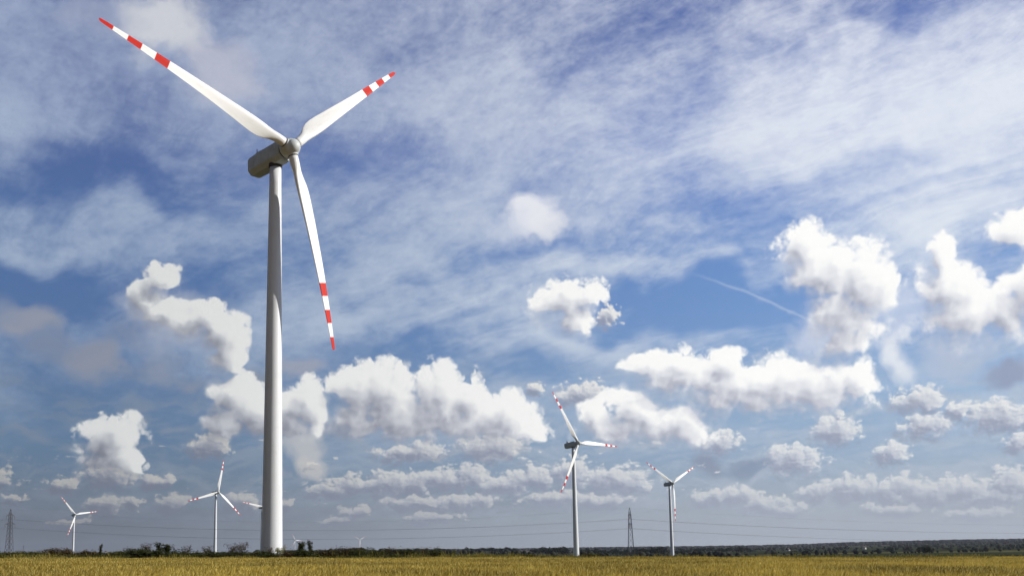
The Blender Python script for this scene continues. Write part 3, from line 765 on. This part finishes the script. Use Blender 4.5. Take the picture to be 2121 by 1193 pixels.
# ------------------------------------------------------------------ shrubs on the crest behind the grain
def foliage_mesh(name, seed, W, H, n, leaf, material, style='dense'):
    r = np.random.default_rng(seed); pts = []
    stems = MB(); ns = {'dense': 9, 'wispy': 12, 'spire': 7}[style]; tips = []
    for i in range(ns):
        a = r.random()*2*math.pi; sp = {'dense': .42, 'wispy': .5, 'spire': .22}[style]
        e = Vector((math.cos(a)*W*sp*r.random(), math.sin(a)*W*sp*r.random(), H*(.62+.36*r.random())))
        b = Vector((e.x*.15, e.y*.15, 0)); m = b.lerp(e, .5)+Vector(((r.random()-.5)*.1*W, (r.random()-.5)*.1*W, 0))
        stems.tube(b, m, .035, .025, 4); stems.tube(m, e, .025, .012, 4); tips.append((b, m, e))
        for q in range(4 if style == 'wispy' else 2):
            f = .35+.6*r.random(); o = m.lerp(e, f); d = Vector((r.normal()*.16*W, r.normal()*.16*W, .22*H*r.random()))
            stems.tube(o, o+d, .014, .006, 3); tips.append((o, o+d*.5, o+d))
    nt = len(tips)
    for i in range(n):
        b, m, e = tips[int(r.integers(nt))]
        f = r.random()**(.55); p = m.lerp(e, f) if r.random() < .8 else b.lerp(m, r.random())
        s = {'dense': .11, 'wispy': .05, 'spire': .07}[style]
        pts.append([p.x+r.normal()*s*W, p.y+r.normal()*s*W, max(.02, p.z+r.normal()*s*.8*H)])
    P = np.array(pts); n = len(P)
    d1 = r.normal(size=(n, 3)); d1 /= np.linalg.norm(d1, axis=1)[:, None]; d1[:, 2] *= .6
    d2 = r.normal(size=(n, 3)); d2 -= (d2*d1).sum(1)[:, None]*d1; d2 /= np.linalg.norm(d2, axis=1)[:, None]
    L = leaf*(.5+r.random(n))[:, None]
    V = np.stack([P-d1*L*.5, P+d2*L*.32, P+d1*L*.5, P-d2*L*.32], 1).reshape(-1, 3)
    F = (np.arange(n)[:, None]*4+[0, 1, 2, 3])
    me = bpy.data.meshes.new(name); me.from_pydata(V.tolist(), [], F.tolist()); me.materials.append(material); me.update()
    return me, stems.mesh('branches', [MAT['bark']])
SH = {}
for j in range(4): SH['dense', j] = foliage_mesh('foliage', 20+j, 2.2, 1.8, 1500, .16, MAT['leaf_dark'])
for j in range(3): SH['olive', j] = foliage_mesh('foliage', 30+j, 2.2, 1.6, 1300, .15, MAT['leaf_olive'])
for j in range(3): SH['rust', j] = foliage_mesh('foliage', 40+j, 2.2, 1.6, 1100, .15, MAT['leaf_rust'])
for j in range(3): SH['wispy', j] = foliage_mesh('foliage', 50+j, 2.2, 2.2, 420, .13, MAT['leaf_rust'], 'wispy')
for j in range(3): SH['spire', j] = foliage_mesh('foliage', 60+j, 1.2, 2.4, 900, .15, MAT['leaf_dark'], 'spire')
SH['pale', 0] = foliage_mesh('foliage', 70, 2.2, 1.9, 520, .15, MAT['leaf_pale'], 'wispy')
BASEW = {'dense': (2.2,1.8), 'olive': (2.2,1.6), 'rust': (2.2,1.6), 'wispy': (2.2,2.2), 'spire': (1.2,2.4), 'pale': (2.2,1.9)}
HUE = {'dense': 'dark green', 'olive': 'olive green', 'rust': 'reddish brown', 'wispy': 'thin twiggy', 'spire': 'narrow upright dark', 'pale': 'pale yellow-green'}
def shrub(kind, px, top, wpx, Y, label):
    p = at(px, top, Y); x = p.x; g = float(gz(x, Y)); h = max(p.z-g, .5); w = wpx/FOC*Y
    me, st = SH[kind, rnd.randrange(len([k for k in SH if k[0] == kind]))]; bw, bh = BASEW[kind]
    root = thing('shrub', label, 'shrub', (x, Y, g), rnd.random()*6.28, 'shrubs along the field edge')
    f = link('foliage', me, parent=root); s = link('branches', st, parent=root)
    root.scale = (w/bw*1.15, w/bw*1.15, h/bh*1.02)
named = [
 ('rust',108,1137,46,186,'reddish brown shrub left of the leftmost turbine foot'),
 ('olive',62,1142,50,186,'low olive shrub beside the left pylon'),
 ('olive',15,1143,60,184,'low olive shrub at the left picture edge'),
 ('rust',135,1138,34,188,'brown weedy shrub just left of the leftmost turbine foot'),
 ('rust',185,1141,60,188,'low brown shrub just right of the leftmost turbine'),
 ('spire',209,1130,10,184,'single thin dark weed stalk standing up right of the leftmost turbine'),
 ('olive',235,1142,50,187,'low olive shrub right of the lone weed stalk'),
 ('olive',268,1141,40,188,'olive shrub at the left end of the dark shrub clump'),
 ('dense',288,1136,44,180,'round dark shrub on the left of the dark shrub clump'),
 ('wispy',308,1122,30,184,'tall twiggy shrub poking out of the dark shrub clump'),
 ('spire',331,1127,22,180,'narrow upright dark shrub left in the middle of the dark clump'),
 ('spire',347,1127,26,182,'narrow upright dark shrub right in the middle of the dark clump'),
 ('dense',320,1139,60,178,'broad dark shrub at the foot of the dark clump'),
 ('dense',365,1140,56,180,'dark shrub on the right slope of the dark clump'),
 ('wispy',387,1130,22,186,'small twiggy bush with a round head right of the dark clump'),
 ('dense',405,1143,50,182,'low dark shrub left of the turbine with the upright blade'),
 ('dense',448,1143,44,178,'dark shrub at the foot of the turbine with the upright blade'),
 ('wispy',434,1128,26,184,'twiggy shrub leaning at the foot of the turbine with the upright blade'),
 ('wispy',480,1124,34,184,'bare spreading bush, left of two, left of the huge tower'),
 ('wispy',503,1123,34,185,'bare spreading bush, right of two, left of the huge tower'),
 ('dense',492,1142,60,181,'dark shrub beneath the two bare spreading bushes'),
 ('olive',530,1141,44,181,'olive shrub just left of the huge tower'),
 ('wispy',557,1130,20,180,'thin brown shrub in front of the shaded side of the huge tower'),
 ('dense',556,1144,36,179,'dark low shrub against the shaded foot of the huge tower'),
 ('pale',578,1132,26,176,'sunlit pale shrub in front of the bright foot of the huge tower'),
 ('rust',596,1143,34,178,'brown shrub at the right foot of the huge tower'),
 ('spire',624,1122,20,182,'tall dark bush, left of two, right of the huge tower'),
 ('spire',642,1123,15,183,'tall dark bush, right of two, right of the huge tower'),
 ('dense',632,1139,64,180,'broad dark shrub beneath the two tall bushes'),
 ('rust',682,1138,46,184,'rusty shrub right of the two tall bushes'),
 ('rust',718,1135,50,186,'rusty shrub left of the far V-bladed turbine'),
 ('dense',745,1138,40,182,'dark shrub below the far V-bladed turbine'),
 ('dense',778,1137,48,188,'dark shrub right of the far V-bladed turbine'),
 ('rust',812,1136,46,190,'rusty shrub in the middle of the low hedge'),
 ('dense',845,1137,40,190,'dark shrub near the right end of the low hedge'),
 ('wispy',880,1131,30,190,'twiggy taller shrub near the right end of the low hedge'),
 ('dense',902,1138,34,190,'last dark shrub at the right end of the low hedge'),
 ('olive',1090,1147,30,196,'low grassy shrub on the crest left of the taller mid turbine'),
 ('olive',1225,1145,34,196,'low grassy shrub on the crest right of the taller mid turbine'),
 ('wispy',1212,1142,14,195,'tuft of stalks on the crest beside the taller mid turbine'),
]
for k, px, top, w, Y, lab in named: shrub(k, px, top, w, Y, lab)
# low brambles and weeds that knit the shrubs together: nobody could count them
def brush():
    r = np.random.default_rng(5); n = 26000
    y = 176+22*r.random(n); s = -.53+.44*r.random(n); x = y*s
    d = vnoise(x/5, y/12, 21); keep = r.random(n) < (.35+.65*(d > .42))
    x, y = x[keep], y[keep]; n = len(x)
    z = gz(x, y)+r.random(n)**1.3*(.7+.9*vnoise(x/3.2, y/9, 22))
    P = np.stack([x, y, z], 1); d1 = r.normal(size=(n, 3)); d1 /= np.linalg.norm(d1, axis=1)[:, None]
    d2 = r.normal(size=(n, 3)); d2 -= (d2*d1).sum(1)[:, None]*d1; d2 /= np.linalg.norm(d2, axis=1)[:, None]; L = (.10+.16*r.random(n))[:, None]
    V = np.stack([P-d1*L, P+d2*L*.6, P+d1*L, P-d2*L*.6], 1).reshape(-1, 3)
    o = mesh_np('brambles', V, np.arange(n)[:, None]*4+[0,1,2,3], MAT['leaf_dark']); o['kind'] = 'stuff'
brush()

# ------------------------------------------------------------------ far trees, woods and farmhouses
def tree_meshes(seed, H=10.0):
    r = np.random.default_rng(seed); P = []
    lobes = [(r.normal()*.20*H, r.normal()*.20*H, H*(.38+.42*r.random()), H*(.14+.14*r.random())) for _ in range(9)]
    for _ in range(520):
        cx, cy, cz, rr = lobes[int(r.integers(9))]; d = r.normal(size=3); d /= np.linalg.norm(d); q = rr*r.random()**.3
        P.append([cx+d[0]*q, cy+d[1]*q, max(cz+d[2]*q*.85, H*.12)])
    P = np.array(P); n = len(P); d1 = r.normal(size=(n, 3)); d1 /= np.linalg.norm(d1, axis=1)[:, None]
    d2 = r.normal(size=(n, 3)); d2 -= (d2*d1).sum(1)[:, None]*d1; d2 /= np.linalg.norm(d2, axis=1)[:, None]; L = (.045*H*(.5+r.random(n)))[:, None]
    V = np.stack([P-d1*L, P+d2*L*.7, P+d1*L, P-d2*L*.7], 1).reshape(-1, 3)
    me = bpy.data.meshes.new('crown'); me.from_pydata(V.tolist(), [], (np.arange(n)[:, None]*4+[0,1,2,3]).tolist()); me.materials.append(MAT['leaf_far']); me.update()
    t = MB(); t.tube((0,0,-1),(0,0,.3*H),.03*H,.02*H,6)
    for c in lobes[:5]: t.tube((0,0,.25*H), c[:3], .015*H, .006*H, 4)
    return me, t.mesh('trunk', [MAT['bark']])
TR = [tree_meshes(80+i) for i in range(5)]
def far_tree(px, h, Y, label, group='trees scattered across the valley'):
    x = at(px, 1140, Y).x; g = float(gz(x, Y)); root = thing('tree', label, 'tree', (x, Y, g-.2), rnd.random()*6.28, group)
    me, tr = TR[rnd.randrange(5)]; link('crown', me, parent=root); link('trunk', tr, parent=root)
    root.scale = (h/10*rnd.uniform(.95,1.3),)*2+(h/10,)
n_t = 0
for (a, b, n, Y0, Y1, h0, h1, lab) in [
    (955, 1070, 15, 1500, 1900, 9, 13, 'dark tree in the row left of the white farmhouses'),
    (1100, 1175, 13, 1300, 1600, 9, 14, 'dark tree in the row between the farmhouses and the taller mid turbine'),
    (1195, 1300, 17, 1200, 1700, 8, 12, 'dark tree in the row between the taller mid turbine and the pylon'),
    (1310, 1385, 14, 1200, 1700, 8, 13, 'dark tree in the row between the pylon and the right turbine'),
    (1398, 1560, 24, 1300, 2200, 8, 13, 'dark tree in the hedgerow just right of the right turbine'),
    (1565, 1800, 30, 1200, 3200, 4, 9, 'dark valley tree below the left half of the wooded ridge'),
    (1805, 2135, 42, 1100, 3200, 4, 9, 'dark valley tree below the right half of the wooded ridge'),
    (690, 950, 26, 1500, 2200, 8, 12, 'dark distant tree behind the low hedge')]:
    for i in range(n):
        far_tree(a+(b-a)*(i+rnd.random())/n, rnd.uniform(h0, h1), rnd.uniform(Y0, Y1), lab)
far_tree(1915, 6.5, 560, 'rounded green bush-like tree close behind the field under the wooded ridge', None)
far_tree(1157, 14, 1250, 'tallest round tree left of the taller mid turbine', None)
far_tree(1352, 14, 1250, 'tallest round tree right of the pylon', None)
far_tree(1362, 14, 1260, 'second tall round tree right of the pylon, nearer the right turbine', None)
def woods(name, a0, a1, r0, r1, n, h, seed, dens=None):
    rr = np.random.default_rng(seed); az = a0+(a1-a0)*rr.random(n); rd = r0+(r1-r0)*rr.random(n)
    x = np.sin(az)*rd; y = np.cos(az)*rd
    if dens is not None:
        k = dens(x, y); x, y = x[k], y[k]; n = len(x)
    hh = h*(.55+.9*rr.random(n)**1.7); z = gz(x, y); K = 7
    V = []; F = []
    ang = np.arange(K)*2*np.pi/K
    w = hh*(.45+.25*rr.random(n))
    ring = lambda f, zz: np.stack([x[:, None]+w[:, None]*f*np.cos(ang)*(.8+.4*rr.random((n, K))), y[:, None]+w[:, None]*f*np.sin(ang)*(.8+.4*rr.random((n, K))), z[:, None]+hh[:, None]*zz*(.9+.2*rr.random((n, K)))], -1)
    R0, R1_, R2_ = ring(.55, .05), ring(1.0, .5), ring(.6, .86); T = np.stack([x, y, z+hh], -1)[:, None]
    V = np.concatenate([R0, R1_, R2_, T], 1).reshape(-1, 3); i = np.arange(n)[:, None]*(3*K+1); j = np.arange(K); j2 = (j+1) % K
    f = [np.stack([i+j+s*K, i+j2+s*K, i+j2+(s+1)*K], -1) for s in (0, 1)]+[np.stack([i+j+s*K, i+j2+(s+1)*K, i+j+(s+1)*K], -1) for s in (0, 1)]+[np.stack([i+j+2*K, i+j2+2*K, i+3*K+0*j], -1)]
    F = np.concatenate(f, 1).reshape(-1, 3)
    o = mesh_np(name, V, F, MAT['leaf_far']); o['kind'] = 'stuff'
rad = math.radians
woods('ridge_forest', rad(-32), rad(32), 4700, 5900, 20000, 13, 1)
woods('valley_woods', rad(-14), rad(32), 2300, 4600, 9000, 7, 2, lambda x, y: vnoise(x/330, y/170, 31) > .68)
woods('hedgerows', rad(-12), rad(32), 900, 3600, 16000, 4.5, 3, lambda x, y: (np.abs(vnoise(x/500, y/190, 33)-.5) < .018))
def house(px, Y, L, Wd, Hh, rz, label, walls='house_wall'):
    x = at(px, 1140, Y).x; g = float(gz(x, Y)); root = thing('farmhouse', label, 'house', (x, Y, g), rz)
    m = MB(); m.box((0,0,Hh/2-.5),(L,Wd,Hh+1)); m.add([(-L/2,-Wd/2,Hh),(-L/2,Wd/2,Hh),(-L/2,0,Hh+Wd*.42)],[(0,1,2)]); m.add([(L/2,-Wd/2,Hh),(L/2,Wd/2,Hh),(L/2,0,Hh+Wd*.42)],[(0,2,1)])
    link('wall', m.mesh('wall', [MAT[walls]]), parent=root)
    r = MB(); t = .25
    for s in (1,-1):
        e = Vector((0, s*(Wd/2+.5), Hh-.42)); q = Vector((0, 0, Hh+Wd*.42)); 
        vs = [Vector((sx*(L/2+.4), p.y, p.z+dz)) for sx in (-1,1) for p in (e, q) for dz in (.03, t)]
        r.add(vs, [(0,1,3,2),(4,6,7,5),(0,4,5,1),(2,3,7,6),(0,2,6,4),(1,5,7,3)])
    ro = link('roof', r.mesh('roof', [MAT['house_roof']]), parent=root)
    c = MB(); c.box((L*.2,0,Hh+Wd*.42+.4),(.7,.7,1.4)); link('chimney', c.mesh('chimney', [MAT['house_roof']]), parent=ro)
    for i in range(3):
        w = MB(); w.box((-L/2+L*(i+.7)/3.4, -Wd/2-.02, Hh*.55), (1.1,.06,1.3)); link('window', w.mesh('window', [MAT['window_glass']]), parent=root)
house(1083, 1350, 12, 7, 4.5, .5, 'white farmhouse left of two among the dark trees')
house(1093, 1300, 8, 6, 4.0, 1.1, 'smaller white farmhouse right of two among the dark trees')
house(1382, 1900, 16, 9, 4.0, .3, 'pale farmhouse just left of the right turbine tower')
house(1633, 2300, 9, 6, 3.5, .9, 'tiny white farmhouse at the left foot of the wooded ridge')
house(1791, 2350, 8, 6, 4, .9, 'tiny white farmhouse at the middle of the wooded ridge')
def pole(px, top, Y, h, label):
    p = at(px, top, Y); root = thing('mast', label, 'pole', (p.x, Y, p.z-h))
    m = MB(); m.tube((0,0,0),(0,0,h),.22,.12,8); link('shaft', m.mesh('shaft', [MAT['lattice_steel']]), parent=root)
    a = MB(); a.box((0,0,h-.6),(1.8,.15,.15)); a.box((0,0,h-1.6),(1.2,.12,.12)); link('crossbar', a.mesh('crossbar', [MAT['lattice_steel']]), parent=root)
pole(48.5, 1129, 900, 12, 'thin dark mast just right of the left pylon')
pole(697, 1127, 1300, 14, 'thin dark mast between the two far tiny turbines')

# ------------------------------------------------------------------ the air between here and the hills
def haze():
    mb = MB(); mb.box((0, 0, 70), (18600, 18600, 240)); m = bpy.data.materials.new('air'); m.use_nodes = True
    n = m.node_tree.nodes; n.remove(n['Principled BSDF']); v = n.new('ShaderNodeVolumePrincipled')
    v.inputs['Color'].default_value = (.80, .86, 1.0, 1); v.inputs['Density'].default_value = 2.9e-5; v.inputs['Anisotropy'].default_value = .2
    m.node_tree.links.new(v.outputs[0], n['Material Output'].inputs['Volume'])
    o = link('haze', mb.mesh('haze', [m])); o['kind'] = 'stuff'
haze()
